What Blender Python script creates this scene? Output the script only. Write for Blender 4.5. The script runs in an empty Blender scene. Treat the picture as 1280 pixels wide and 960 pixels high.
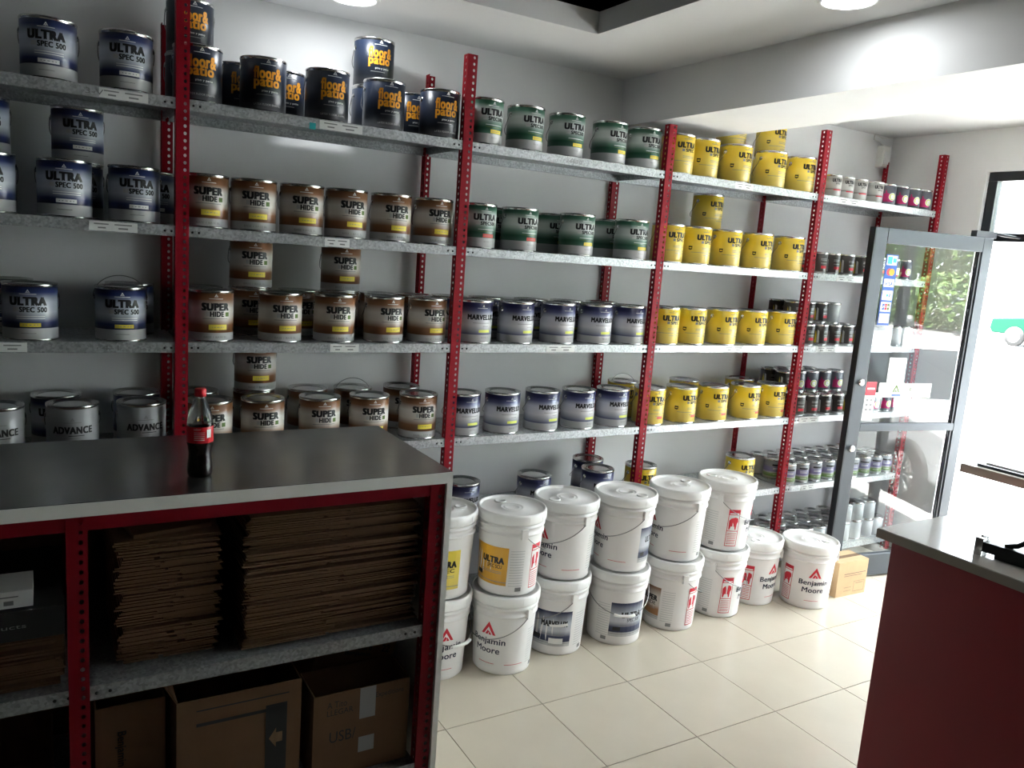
import bpy, bmesh, math, random
from mathutils import Vector, Matrix
random.seed(7)
PI = math.pi
scene = bpy.context.scene
COL = scene.collection

# ------------------------------------------------------------------ camera
H = 1.79                         # eye height above the floor
F = 997.0                        # focal length in pixels of the 1280 x 960 frame
def _axes():
    pp = (640, 480)
    def d(v): return Vector((v[0]-pp[0], v[1]-pp[1], F)).normalized()
    ax, ay, az = d((2342, 440)), d((49, 272)), -d((200, 6500))   # vanishing points of the room's three directions
    ax = ax.normalized(); ay = (ay - ax*ay.dot(ax)).normalized(); c = ax.cross(ay)
    if c.dot(az) < 0: c = -c
    return ax, ay, c
AX, AY, AZ = _axes()
def ray(u, v):
    p = Vector((u-640, v-480, F))
    return Vector((p.dot(AX), p.dot(AY), p.dot(AZ)))
def proj(x, y, z):
    p = AX*x + AY*y + AZ*(z-H)
    return 640+F*p.x/p.z, 480+F*p.y/p.z
def on_floor(u, v):
    r = ray(u, v); return r*(-H/r.z)
def x_at(u, y, z):
    a, b = -3.0, 7.0
    for _ in range(40):
        m = (a+b)/2
        if proj(m, y, z)[0] < u: a = m
        else: b = m
    return (a+b)/2
cam = bpy.data.cameras.new('camera'); camo = bpy.data.objects.new('camera', cam); COL.objects.link(camo)
cam.sensor_width = 36; cam.lens = F/1280*36; cam.clip_start = .05; cam.clip_end = 300
rgt = Vector((AX.x, AY.x, AZ.x)); dwn = Vector((AX.y, AY.y, AZ.y)); fwd = Vector((AX.z, AY.z, AZ.z))
m = Matrix((rgt, -dwn, -fwd)).transposed().to_4x4(); m.translation = (0, 0, H)
camo.matrix_world = m
scene.camera = camo

# ------------------------------------------------------------------ sky, sun, exposure
vs = scene.view_settings
vs.view_transform = 'Standard'; vs.look = 'None'; vs.gamma = 1; vs.use_curve_mapping = False
vs.exposure = 2.45
world = bpy.data.worlds.new('sky'); scene.world = world; world.use_nodes = True
bg = world.node_tree.nodes['Background']; bg.inputs[0].default_value = (.86, .94, 1, 1); bg.inputs[1].default_value = 3.4
sun = bpy.data.lights.new('sun', 'SUN'); sun.energy = 27; sun.angle = .01; sun.color = (1, .98, .94)
so = bpy.data.objects.new('sun', sun); COL.objects.link(so)
so.rotation_euler = Vector((.12, -.3, -.95)).to_track_quat('-Z', 'Y').to_euler()
# a portal: gives off nothing itself, only tells the renderer where the sky comes in
po = bpy.data.lights.new('storefront_portal', 'AREA'); po.shape = 'RECTANGLE'; po.size = 4.28; po.size_y = 2.47; po.cycles.is_portal = True
pob = bpy.data.objects.new('storefront_portal', po); COL.objects.link(pob)
pob.matrix_world = Matrix(((0, 0, 1, 5.12), (1, 0, 0, .74), (0, 1, 0, 1.235), (0, 0, 0, 1)))

# ------------------------------------------------------------------ materials
MAT = {}
def mat(name, col, rough=.5, metal=0, spec=.5, noise=None, emit=None, trans=0, ior=1.45, alpha=1):
    if name in MAT: return MAT[name]
    M = bpy.data.materials.new(name); M.use_nodes = True
    nt = M.node_tree; b = nt.nodes['Principled BSDF']
    b.inputs['Base Color'].default_value = (*col, 1); b.inputs['Roughness'].default_value = rough
    b.inputs['Metallic'].default_value = metal; b.inputs['Specular IOR Level'].default_value = spec
    b.inputs['Transmission Weight'].default_value = trans; b.inputs['IOR'].default_value = ior
    if emit:
        b.inputs['Emission Color'].default_value = (*emit[0], 1); b.inputs['Emission Strength'].default_value = emit[1]
    if noise:      # (kind, scale, amount, bump)
        kind, sc, amt, bump = noise
        tc = nt.nodes.new('ShaderNodeTexCoord')
        if kind == 'vor':
            n = nt.nodes.new('ShaderNodeTexVoronoi'); n.inputs['Scale'].default_value = sc; out = n.outputs['Color']
        else:
            n = nt.nodes.new('ShaderNodeTexNoise'); n.inputs['Scale'].default_value = sc; n.inputs['Detail'].default_value = 5; out = n.outputs['Fac']
        nt.links.new(tc.outputs['Object'], n.inputs['Vector'])
        bw = nt.nodes.new('ShaderNodeRGBToBW'); nt.links.new(out, bw.inputs[0])
        mr = nt.nodes.new('ShaderNodeMapRange'); mr.inputs['From Min'].default_value = .2; mr.inputs['From Max'].default_value = .8
        mr.inputs['To Min'].default_value = 1-amt; mr.inputs['To Max'].default_value = 1+amt*.5
        nt.links.new(bw.outputs[0], mr.inputs['Value'])
        mx = nt.nodes.new('ShaderNodeMix'); mx.data_type = 'RGBA'; mx.blend_type = 'MULTIPLY'; mx.inputs['Factor'].default_value = 1
        mx.inputs['A'].default_value = (*col, 1); nt.links.new(mr.outputs[0], mx.inputs['B'])
        nt.links.new(mx.outputs['Result'], b.inputs['Base Color'])
        if bump:
            bp = nt.nodes.new('ShaderNodeBump'); bp.inputs['Strength'].default_value = bump; bp.inputs['Distance'].default_value = .004
            nt.links.new(bw.outputs[0], bp.inputs['Height']); nt.links.new(bp.outputs[0], b.inputs['Normal'])
    MAT[name] = M
    return M
def ramp_node(nt, stops, src):
    r = nt.nodes.new('ShaderNodeValToRGB'); cr = r.color_ramp
    while len(cr.elements) < len(stops): cr.elements.new(.5)
    for e, (p, c) in zip(cr.elements, sorted(stops, key=lambda s: s[0])):
        e.position = p; e.color = (*c, 1)
    nt.links.new(src, r.inputs[0]); return r.outputs[0]
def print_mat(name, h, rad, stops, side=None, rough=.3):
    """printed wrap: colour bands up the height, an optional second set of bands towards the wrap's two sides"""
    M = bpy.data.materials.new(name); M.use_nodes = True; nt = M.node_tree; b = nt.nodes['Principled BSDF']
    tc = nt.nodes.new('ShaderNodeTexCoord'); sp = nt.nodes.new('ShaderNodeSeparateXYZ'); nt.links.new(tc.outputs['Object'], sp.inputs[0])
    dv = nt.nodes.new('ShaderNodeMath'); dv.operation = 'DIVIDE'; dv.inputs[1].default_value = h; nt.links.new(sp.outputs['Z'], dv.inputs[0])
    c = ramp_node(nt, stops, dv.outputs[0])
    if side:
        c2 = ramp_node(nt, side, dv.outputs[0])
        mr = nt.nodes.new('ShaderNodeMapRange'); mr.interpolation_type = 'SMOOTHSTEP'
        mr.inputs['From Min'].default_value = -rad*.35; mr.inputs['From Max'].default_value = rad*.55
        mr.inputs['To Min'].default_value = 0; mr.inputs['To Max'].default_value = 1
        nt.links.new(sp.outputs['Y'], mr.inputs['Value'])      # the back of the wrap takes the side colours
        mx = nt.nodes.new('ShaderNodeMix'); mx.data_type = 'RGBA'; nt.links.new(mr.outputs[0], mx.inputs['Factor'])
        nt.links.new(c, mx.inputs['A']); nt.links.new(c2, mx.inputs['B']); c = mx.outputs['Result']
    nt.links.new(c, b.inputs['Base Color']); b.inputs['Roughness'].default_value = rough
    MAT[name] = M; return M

mat('wall', (.86, .86, .85), .8, noise=('noise', 3, .04, .03))
mat('ceiling', (.78, .78, .77), .85, noise=('noise', 2, .03, .02))
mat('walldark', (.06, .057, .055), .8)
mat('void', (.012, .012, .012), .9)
mat('tile', (.58, .52, .42), .18, noise=('noise', 5, .06, 0))
mat('grout', (.10, .085, .07), .9)
mat('galv', (.47, .485, .495), .45, .5, noise=('vor', 140, .28, 0))
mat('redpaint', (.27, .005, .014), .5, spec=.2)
mat('redshaded', (.17, .003, .009), .5, spec=.2)  # the rack's red darkened for the counter frame, shade put into the colour
mat('galvshaded', (.30, .305, .31), .5, .4, noise=('vor', 140, .28, 0))  # galvanised metal darkened for the counter shelves, the shade inside painted in
mat('steel', (.42, .41, .40), .26, 1.0, noise=('noise', 9, .12, 0))
mat('tin', (.62, .62, .61), .22, 1.0)
mat('wire', (.25, .25, .25), .35, 1.0)
mat('black', (.012, .012, .014), .45)
mat('white', (.82, .82, .80), .5)
mat('bandwhite', (.80, .79, .74), .5)
mat('lightgrey', (.55, .55, .54), .5)
mat('midgrey', (.25, .25, .25), .5)
mat('yellowtag', (.78, .62, .06), .5)
mat('redtag', (.65, .10, .07), .5)
mat('orange', (.86, .36, .02), .5)
mat('magenta', (.50, .01, .13), .5)
mat('lime', (.65, .7, .12), .5)
mat('teal', (.02, .35, .38), .5)
mat('plastic', (.80, .78, .76), .38)
mat('plasticlid', (.84, .83, .81), .35)
mat('redink', (.62, .02, .04), .5)
mat('navyink', (.01, .012, .045), .5)
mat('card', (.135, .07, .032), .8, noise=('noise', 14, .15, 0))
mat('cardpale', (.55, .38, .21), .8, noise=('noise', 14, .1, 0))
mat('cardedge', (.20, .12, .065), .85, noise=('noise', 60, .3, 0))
mat('alu', (.055, .063, .072), .42, .25)
mat('frameblack', (.018, .020, .026), .35)
mat('glass', (.93, .97, .96), 0, 0, trans=1, ior=1.45)
mat('lamp', (1, 1, 1), .5, emit=((.93, .97, 1), 10.5))
mat('laminate', (.46, .44, .41), .1)
mat('wood', (.16, .10, .07), .45)
mat('edgebrown', (.30, .25, .21), .5)
mat('counterred', (.26, .012, .02), .4, noise=('noise', 4, .06, 0))
mat('asphalt', (.16, .16, .17), .85, noise=('noise', 20, .2, .1))
mat('forecourt', (.22, .218, .212), .85, noise=('noise', 6, .1, .05))
mat('concrete', (.34, .33, .315), .85, noise=('noise', 6, .1, .05))
mat('leaf', (.10, .17, .035), .6); mat('bark', (.10, .07, .05), .8)
mat('carwhite', (.55, .56, .58), .22); mat('cargreen', (.003, .040, .024), .6, spec=.15); mat('tyre', (.02, .02, .02), .7)
mat('carglass', (.02, .025, .03), .08); mat('pet', (.95, .97, .97), .04, trans=1, ior=1.3)
mat('cola', (.012, .004, .003), .12); mat('capred', (.65, .01, .02), .35)
mat('blueink', (.02, .10, .45), .5); mat('cyanink', (.05, .45, .65), .5)

# ------------------------------------------------------------------ mesh helpers
class MB:
    def __init__(s, *mats): s.v = []; s.f = []; s.m = []; s.sm = []; s.mats = list(mats)
    def quadset(s, vs, fs, mi=0, smooth=False):
        o = len(s.v); s.v += [tuple(p) for p in vs]
        for f in fs: s.f.append(tuple(i+o for i in f)); s.m.append(mi); s.sm.append(smooth)
        return s
    def box(s, x0, x1, y0, y1, z0, z1, mi=0):
        return s.quadset([(x0,y0,z0),(x1,y0,z0),(x1,y1,z0),(x0,y1,z0),(x0,y0,z1),(x1,y0,z1),(x1,y1,z1),(x0,y1,z1)],
            [(3,2,1,0),(4,5,6,7),(0,1,5,4),(1,2,6,5),(2,3,7,6),(3,0,4,7)], mi)
    def lathe(s, prof, n=40, mi=0, smooth=True, closed=False):
        vs = []; fs = []
        for r, z in prof:
            for k in range(n): a = 2*PI*k/n; vs.append((r*math.cos(a), r*math.sin(a), z))
        for i in range(len(prof)-1):
            for k in range(n): fs.append((i*n+k, i*n+(k+1) % n, (i+1)*n+(k+1) % n, (i+1)*n+k))
        if closed:
            fs.append(tuple(reversed(range(n)))); fs.append(tuple((len(prof)-1)*n+k for k in range(n)))
        return s.quadset(vs, fs, mi, smooth)
    def tube(s, pts, r, n=6, mi=0):
        pts = [Vector(p) for p in pts]; vs = []; fs = []
        for i, p in enumerate(pts):
            t = (pts[min(i+1, len(pts)-1)]-pts[max(i-1, 0)]).normalized()
            a = t.orthogonal().normalized() if i == 0 else (a - t*a.dot(t)).normalized()
            b = t.cross(a)
            for k in range(n): q = 2*PI*k/n; vs.append(p+(a*math.cos(q)+b*math.sin(q))*r)
        for i in range(len(pts)-1):
            for k in range(n): fs.append((i*n+k, i*n+(k+1) % n, (i+1)*n+(k+1) % n, (i+1)*n+k))
        fs.append(tuple(reversed(range(n)))); fs.append(tuple((len(pts)-1)*n+k for k in range(n)))
        return s.quadset(vs, fs, mi, True)
    def prism(s, poly, y0, y1, mi=0):      # poly in x,z extruded along y
        n = len(poly); vs = [(x, y0, z) for x, z in poly]+[(x, y1, z) for x, z in poly]
        fs = [tuple(range(n)), tuple(reversed(range(n, 2*n)))]+[(i, i+n, (i+1) % n+n, (i+1) % n) for i in range(n)]
        return s.quadset(vs, fs, mi)
    def mesh(s, name):
        me = bpy.data.meshes.new(name); me.from_pydata(s.v, [], s.f)
        for q in s.mats: me.materials.append(MAT[q])
        me.polygons.foreach_set('material_index', s.m); me.polygons.foreach_set('use_smooth', s.sm)
        bm = bmesh.new(); bm.from_mesh(me); bmesh.ops.recalc_face_normals(bm, faces=bm.faces); bm.to_mesh(me); bm.free()
        return me
def O(name, data, parent=None, loc=(0, 0, 0), rz=0, label=None, cat=None, group=None, kind=None):
    if isinstance(data, MB): data = data.mesh(name)
    o = bpy.data.objects.new(name, data); COL.objects.link(o)
    o.location = loc; o.rotation_euler = (0, 0, rz); o.parent = parent
    if label: o['label'] = label
    if cat: o['category'] = cat
    if group: o['group'] = group
    if kind: o['kind'] = kind
    return o
def T(name, label, cat, loc=(0, 0, 0), rz=0, group=None): return O(name, None, None, loc, rz, label, cat, group)
def S(name, data, parent=None, **k): return O(name, data, parent, kind=None if parent else 'structure', **k)
def soft(o, w=.004, n=2):
    b = o.modifiers.new('bevel', 'BEVEL'); b.width = w; b.segments = n; b.limit_method = 'ANGLE'; return o

_glyph = {}
def glyphs(txt, bold):
    k = (txt, bold)      # heavy lettering: the outline is printed again a hair to each side
    if k not in _glyph:
        c = bpy.data.curves.new('t', 'FONT'); c.body = txt; c.size = 1; c.resolution_u = 3; c.space_character = 1.0+bold*1.6; c.align_x = 'CENTER'
        o = bpy.data.objects.new('t', c); me = bpy.data.meshes.new_from_object(o)
        V, P = [], []
        for dx, dy in ([(0, 0)] if not bold else [(0, 0), (bold, bold*.5), (-bold, bold*.5), (bold, -bold*.5), (-bold, -bold*.5)]):
            n = len(V); V += [(v.co.x+dx, v.co.y+dy) for v in me.vertices]; P += [tuple(q+n for q in p.vertices) for p in me.polygons]
        _glyph[k] = (V, P)
        bpy.data.objects.remove(o); bpy.data.meshes.remove(me); bpy.data.curves.remove(c)
    return _glyph[k]
def art(items, mats, wrap=None, lift=.0008, cut=.012):
    """flat print in the x-z plane facing -y; wrap(z) gives the radius of the wall it goes round.
    items: ('t', text, width, height, cx, cz, mat, bold) / ('r', x0, x1, z0, z1, mat) / ('p', poly, mat) / ('d', cx, cz, r, mat)"""
    bm = bmesh.new()
    for layer, it in enumerate(items):
        if it[0] == 't':
            _, s, w, h, cx, cz, mi, bold = it; V, P = glyphs(s, bold)
            xs = [v[0] for v in V]; ys = [v[1] for v in V]; sx = w/(max(xs)-min(xs)); sy = h/(max(ys)-min(ys))
            mx, my = (max(xs)+min(xs))/2, (max(ys)+min(ys))/2
            pts = [((v[0]-mx)*sx+cx, (v[1]-my)*sy+cz) for v in V]
        elif it[0] == 'r':
            _, x0, x1, z0, z1, mi = it; pts = [(x0, z0), (x1, z0), (x1, z1), (x0, z1)]; P = [(0, 1, 2, 3)]
        elif it[0] == 'p': pts, mi = it[1], it[2]; P = [tuple(range(len(pts)))]
        else:
            _, cx, cz, r, mi = it; pts = [(cx+r*math.cos(2*PI*k/14), cz+r*math.sin(2*PI*k/14)) for k in range(14)]; P = [tuple(range(14))]
        lay = layer*.00008
        vs = [bm.verts.new((x, -lay, z)) for x, z in pts]
        for p in P:
            try: f = bm.faces.new([vs[i] for i in p]); f.material_index = mi
            except ValueError: pass
    if wrap:
        bmesh.ops.triangulate(bm, faces=[f for f in bm.faces if len(f.verts) > 4])
        for _ in range(3):
            es = [e for e in bm.edges if abs(e.verts[0].co.x-e.verts[1].co.x) > cut]
            if not es: break
            bmesh.ops.subdivide_edges(bm, edges=es, cuts=1)
            bmesh.ops.triangulate(bm, faces=[f for f in bm.faces if len(f.verts) > 4])
        for v in bm.verts:
            r = wrap(v.co.z)+lift-v.co.y; a = v.co.x/wrap(v.co.z); v.co = Vector((r*math.sin(a), -r*math.cos(a), v.co.z))
    else:
        for v in bm.verts: v.co.y -= lift
    bm.normal_update()
    for f in bm.faces:
        c = f.calc_center_median(); out = Vector((c.x, c.y, 0)) if wrap else Vector((0, -1, 0))
        if f.normal.dot(out) < 0: f.normal_flip()
    me = bpy.data.meshes.new('print'); bm.to_mesh(me); bm.free()
    for q in mats: me.materials.append(MAT[q])
    return me
def peak(cx, cz, s, mi):       # small triangular mountain mark
    return [('p', [(cx-s, cz), (cx-s*.62, cz), (cx, cz+s*1.05), (cx+s*.62, cz), (cx+s, cz), (cx, cz+s*1.75)], mi),
            ('p', [(cx-s*.45, cz), (cx-s*.1, cz), (cx+.12*s, cz+s*.4), (cx-.12*s, cz+s*.6)], mi),
            ('p', [(cx+s*.05, cz), (cx+s*.45, cz), (cx+.15*s, cz+s*.5)], mi)]

# ------------------------------------------------------------------ the room
WY, WX, CZ = 3.55, 4.95, H+.937
XL, YB = -2.8, -2.4
S('wall_back', MB('wall').box(XL-.1, WX+.15, WY, WY+.12, 0, CZ+.1))
S('wall_left', MB('walldark').box(XL-.1, XL, YB, WY, 0, CZ+.1))
S('wall_front', MB('walldark').box(XL-.1, WX+.15, YB-.1, YB, 0, CZ+.1))
OY0, OY1, OT = -1.4, 2.88, H+.687      # storefront opening in the right wall
S('wall_right', MB('wall').box(WX, WX+.15, OY1, WY, 0, CZ+.1).box(WX, WX+.15, YB, OY0, 0, CZ+.1).box(WX, WX+.15, OY0, OY1, OT, CZ+.1))
RX0, RX1, RY0, RY1, RH = -2.2, 2.055, -1.6, 2.95, .09
c = MB('ceiling')
c.box(XL, RX0, YB, WY, CZ, CZ+RH).box(RX1, WX, YB, WY, CZ, CZ+RH).box(RX0, RX1, RY1, WY, CZ, CZ+RH).box(RX0, RX1, YB, RY0, CZ, CZ+RH)
S('ceiling', c)
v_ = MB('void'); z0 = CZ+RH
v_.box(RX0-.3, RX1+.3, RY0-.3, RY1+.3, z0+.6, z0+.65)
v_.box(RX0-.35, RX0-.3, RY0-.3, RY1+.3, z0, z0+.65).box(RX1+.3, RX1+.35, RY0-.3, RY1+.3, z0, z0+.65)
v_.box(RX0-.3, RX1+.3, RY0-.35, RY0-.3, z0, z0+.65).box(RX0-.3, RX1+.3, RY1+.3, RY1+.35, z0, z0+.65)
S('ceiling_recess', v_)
S('ceiling_beam', MB('wall').box(2.67, 3.20, YB, WY, H+.70, CZ))
fl = S('floor', MB('grout').box(XL-.1, WX+.1, YB-.1, WY+.12, -.12, -.004))
TP = .434
tm = MB('tile').box(-TP/2+.0018, TP/2-.0018, -TP/2+.0018, TP/2-.0018, -.006, 0).mesh('tile')
i0 = math.floor((XL-2.58)/TP); 
for i in range(-11, 6):
    for j in range(-9, 3):
        cx, cy = 2.58+(i+.5)*TP, 2.446+(j+.5)*TP
        if cx+TP/2 > WX+.1 or cy+TP/2 > WY+.1: continue
        O('tile', tm, fl, (cx, cy, random.uniform(-.0006, 0)))

# storefront: frame, glazing, transom
wn = T('window_1', None, None); wn['kind'] = 'structure'
fx0, fx1 = WX+.03, WX+.09
def bar(name, y0, y1, z0, z1, m_='frameblack'): soft(O(name, MB(m_).box(fx0, fx1, y0, y1, z0, z1), wn), .003)
bar('top_rail', OY0, OY1, OT-.055, OT); bar('transom_bar', OY0, OY1, H+.275, H+.325)
for y in (OY1-.055, 1.78, .2, OY0): bar('mullion', y, y+.055, 0, OT-.055)
bar('sill', OY0, 1.78, 0, .10)
for a, b in ((1.835, OY1-.055), (.255, 1.78), (OY0+.055, .2)):
    O('pane', MB('glass').box(fx0+.025, fx0+.031, a, b, H+.325, OT-.055), wn)
for a, b in ((.255, 1.78), (OY0+.055, .2)):
    O('pane', MB('glass').box(fx0+.025, fx0+.031, a, b, .10, H+.275), wn)

# glass door standing open into the room
HX, HY, FX, FY = 4.86, 2.74, 3.99, 2.90
dw = math.hypot(HX-FX, HY-FY); da = math.atan2(HY-FY, HX-FX)
dr = T('door_1', None, None, (FX, FY, .012), da); dr['kind'] = 'structure'
DH = H+.285-.012
def dpart(n, x0, x1, z0, z1, m_='alu', t=.022): return soft(O(n, MB(m_).box(x0, x1, -t, t, z0, z1), dr), .003)
dpart('stile', 0, .085, 0, DH); dpart('stile', dw-.075, dw, 0, DH)
dpart('top_rail', .085, dw-.075, DH-.085, DH); dpart('bottom_rail', .085, dw-.075, 0, .135); dpart('mid_rail', .085, dw-.075, .90, .945)
O('edge_strip', MB('frameblack').box(-.006, 0, -.022, .022, 0, DH), dr)
for zz in ((.135, .90), (.945, DH-.085)):
    O('gasket', MB('frameblack').box(dw-.090, dw-.075, -.015, .015, *zz), dr)
    O('pane', MB('glass').box(.085, dw-.090, -.003, .003, *zz), dr)
for z in (1.19, .80):
    k = MB('tin'); k.lathe([(.0, .012), (.018, .012), (.02, .009), (.02, 0)], 20)
    ko = O('lock_cylinder', k, dr, (.042, -.022, z)); ko.rotation_euler = (PI/2, 0, 0)
st = O('card_sticker', MB('blueink').box(0, .085, -.0042, -.0032, 0, .40), dr, (.115, 0, 1.52))
cells = []
for k in range(6):
    zc = .40-.033-k*.0655
    cells += [('r', .006, .079, zc-.027, zc+.027, 0)]
    if k == 0: cells += [('r', .012, .045, zc-.02, zc+.02, 3), ('r', .05, .075, zc-.012, zc+.012, 3)]
    if k == 1: cells += [('r', .006, .079, zc-.027, zc+.027, 1), ('d', .034, zc, .020, 2), ('d', .052, zc, .020, 4)]
    if k == 2: cells += [('r', .006, .079, zc-.027, zc-.018, 1), ('t', 'VISA', .055, .020, .043, zc, 1, .03)]
    if k == 3: cells += [('d', .043, zc, .008, 3), ('r', .056, .064, zc-.01, zc+.01, 1)]
    if k == 4: cells += [('r', .018, .034, zc-.018, zc+.018, 1), ('r', .036, .052, zc-.018, zc+.018, 2), ('r', .054, .070, zc-.018, zc+.018, 5), ('t', 'JCB', .046, .014, .043, zc, 0, .02)]
    if k == 5: cells += [('r', .015, .035, zc-.008, zc+.008, 6), ('r', .045, .068, zc-.006, zc+.006, 6)]
O('sticker_print', art(cells, ['white', 'blueink', 'redink', 'cyanink', 'orange', 'leaf', 'lightgrey']), st, (0, -.0042, 0))
pn = O('paper_notice', MB('white').box(0, .40, -.0042, -.0032, 0, .085), dr, (.20, 0, 1.10))
O('notice_print', art(peak(.13, .03, .028, 0)+[('r', .10, .17, .008, .018, 1), ('t', 'P', .015, .03, .24, .045, 0, .02)], ['leaf', 'blueink']), pn, (0, -.0042, 0))
pn = O('paper_notice', MB('white').box(0, .075, -.0042, -.0032, 0, .23), dr, (.105, 0, .96))
O('notice_print', art([('r', 0, .075, .15, .23, 0), ('r', .01, .065, .185, .195, 1)]+[('r', .012+.03*(k % 2), .03+.03*(k % 2), .115-.028*(k//2), .13-.028*(k//2), 2) for k in range(6)], ['redink', 'white', 'midgrey']), pn, (0, -.0042, 0))
pn = O('paper_notice', MB('white').box(0, .13, -.0042, -.0032, 0, .15), dr, (.25, 0, 1.185))
O('notice_print', art([('r', .02, .11, .13-.018*k, .135-.018*k, 0) for k in range(6)], ['lightgrey']), pn, (0, -.0042, 0))
hc = MB('frameblack').box(0, .16, -.02, .02, 0, .035)
hc.tube([(.16, 0, .03), (.22, -.02, .02), (.34, -.14, .0)], .008)
O('closer', hc, dr, (dw-.14, 0, DH+.002))

# ------------------------------------------------------------------ ceiling lamps
def lamp(x, y, lab):
    t = T('ceiling_lamp', lab, 'lamp', (x, y, CZ))
    O('trim_ring', MB('white').lathe([(.085, 0), (.105, 0), (.105, -.006), (.098, -.014), (.085, -.014), (.085, 0)], 40), t)
    O('diffuser', MB('lamp').lathe([(.0, -.0125), (.05, -.0125), (.085, -.0105)], 40), t)
lamp(1.065, 3.20, 'round white ceiling lamp close to the wall above the shelving')
lamp(2.392, 1.96, 'round white ceiling lamp beside the ceiling beam')

sd = T('alarm_sensor', 'small white plastic sensor box high in the corner of the wall', 'sensor', (4.83, WY, H+.80))
soft(O('case', MB('bandwhite').box(-.035, .035, -.055, 0, -.07, .07), sd), .008)
O('cover', MB('white').box(-.026, .026, -.062, -.055, -.05, .03), sd)
O('cable', MB('bandwhite').tube([(0, -.02, .07), (-.05, -.03, .09), (-.10, -.02, .10), (-.09, -.01, .135), (0, -.01, .12), (.10, -.01, .135)], .004), sd)

# ------------------------------------------------------------------ the shelving rack
YF = 3.10
PX = [-.676, .434, 1.548, 2.652, 3.768, 4.872]
LV = [2.235, 1.797, 1.378, .955, .533, .10]
rack = T('shelving_rack', 'long rack of galvanised shelves on red perforated posts along the white wall', 'shelving', (0, 0, 0))
def perforated(bm, w, n, origin, du, dn, pitch=.025, off=.5, hr=.0055):
    du = Vector(du); o = Vector(origin)
    for i in range(n):
        z0, z1 = i*pitch, (i+1)*pitch; zc = (z0+z1)/2; xc = w*off
        out = [(0, z0), (xc, z0), (w, z0), (w, zc), (w, z1), (xc, z1), (0, z1), (0, zc)]
        inn = [(xc+hr*math.cos(a), zc+hr*1.15*math.sin(a)) for a in [PI*1.25, PI*1.5, PI*1.75, 0, PI*.25, PI*.5, PI*.75, PI]]
        a = [bm.verts.new(o+du*p[0]+Vector((0, 0, p[1]))) for p in out]; b = [bm.verts.new(o+du*p[0]+Vector((0, 0, p[1]))) for p in inn]
        for k in range(8): bm.faces.new((a[k], a[(k+1) % 8], b[(k+1) % 8], b[k]))
def post_mesh(n, side=1, mname='redpaint'):
    bm = bmesh.new()
    perforated(bm, .045, n, (0, 0, 0), (1, 0, 0), None, off=.68)
    perforated(bm, .038, n, (0, 0, 0), (0, side, 0), None)
    bmesh.ops.remove_doubles(bm, verts=bm.verts, dist=1e-5)
    bmesh.ops.recalc_face_normals(bm, faces=bm.faces)
    bmesh.ops.solidify(bm, geom=bm.faces[:], thickness=.002)
    me = bpy.data.meshes.new('post'); bm.to_mesh(me); bm.free(); me.materials.append(MAT[mname]); return me
pm, pms, pmr = post_mesh(103), post_mesh(98), post_mesh(102, -1)
for i, x in enumerate(PX):
    O('post', pms if i == 3 else pm, rack, (x-.022, YF, .005))
    O('post', pms if i == 3 else pmr, rack, (x-.022, YF+.42, .005))
SL = 1.098
def shelf_mesh(L, D, m_='galv'):
    s = MB(m_); s.box(0, L, 0, D, -.0018, 0); s.box(0, L, 0, .0018, -.038, 0); s.box(0, L, 0, .014, -.038, -.0365)
    s.box(0, L, D-.0018, D, -.038, 0); s.box(0, L, D-.014, D, -.038, -.0365); s.box(0, .0018, 0, D, -.03, 0); s.box(L-.0018, L, 0, D, -.03, 0)
    return s.mesh('shelf')
shm = shelf_mesh(SL, .405)
bolt = MB('black').lathe([(0, .0025), (.0035, .0025), (.0042, 0)], 10).mesh('bolt')
SH = {}
for b in range(5):
    for l, z in enumerate(LV):
        o = O('shelf', shm, rack, (PX[b]+.006, YF+.004, z)); SH[b, l] = o
        for x in (.03, .052, SL-.05, SL-.028):
            k = O('bolt', bolt, o, (x, 0, -.02)); k.rotation_euler = (PI/2, 0, 0)
tagm = MB('white').box(-.5, .5, -.0012, -.0002, -.016, .016).mesh('price_tag')
def tag(b, l, u, w):
    x = x_at(u, YF, LV[l]-.02); o = SH[b, l]
    t_ = O('price_tag', tagm, o, (x-o.location.x, 0, -.0195)); t_.scale = (w, 1, 1)
    return o, x-o.location.x
inkm = art([('r', -.40, -.10, .005, .009, 0), ('r', .02, .38, .005, .009, 0), ('r', -.32, -.16, -.008, -.003, 0), ('r', .1, .3, -.008, -.003, 0)], ['midgrey'])
for b, l, u, w in ((0, 0, 155, .15), (1, 0, 427, .17), (0, 1, 142, .15), (1, 1, 422, .10), (0, 2, 3, .14), (1, 2, 431, .12), (2, 2, 701, .16), (3, 0, 931, .13),
                   (3, 2, 918, .15), (4, 0, 1062, .2), (4, 1, 1058, .17), (4, 2, 1033, .17), (4, 3, 1012, .18), (4, 4, 1010, .12)):
    o, x = tag(b, l, u, w); k = O('tag_print', inkm, o, (x, -.0014, -.0195)); k.scale = (w, 1, 1)
for b, l, u, s in ((0, 2, 138, '4-1'), (2, 0, 718, '24630'), (0, 0, 118, '3-V')):
    o = SH[b, l]; x = x_at(u, YF, LV[l]-.02)-o.location.x
    O('handwriting', art([('t', s, .018*len(s), .018, 0, 0, 0, 0)], ['midgrey']), o, (x, -.0005, -.02))
k = MB('teal').box(-.012, .012, -.001, 0, -.012, .012); O('tape_piece', k, SH[1, 0], (x_at(391, YF, LV[0]-.04)-SH[1, 0].location.x, 0, -.03))

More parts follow.
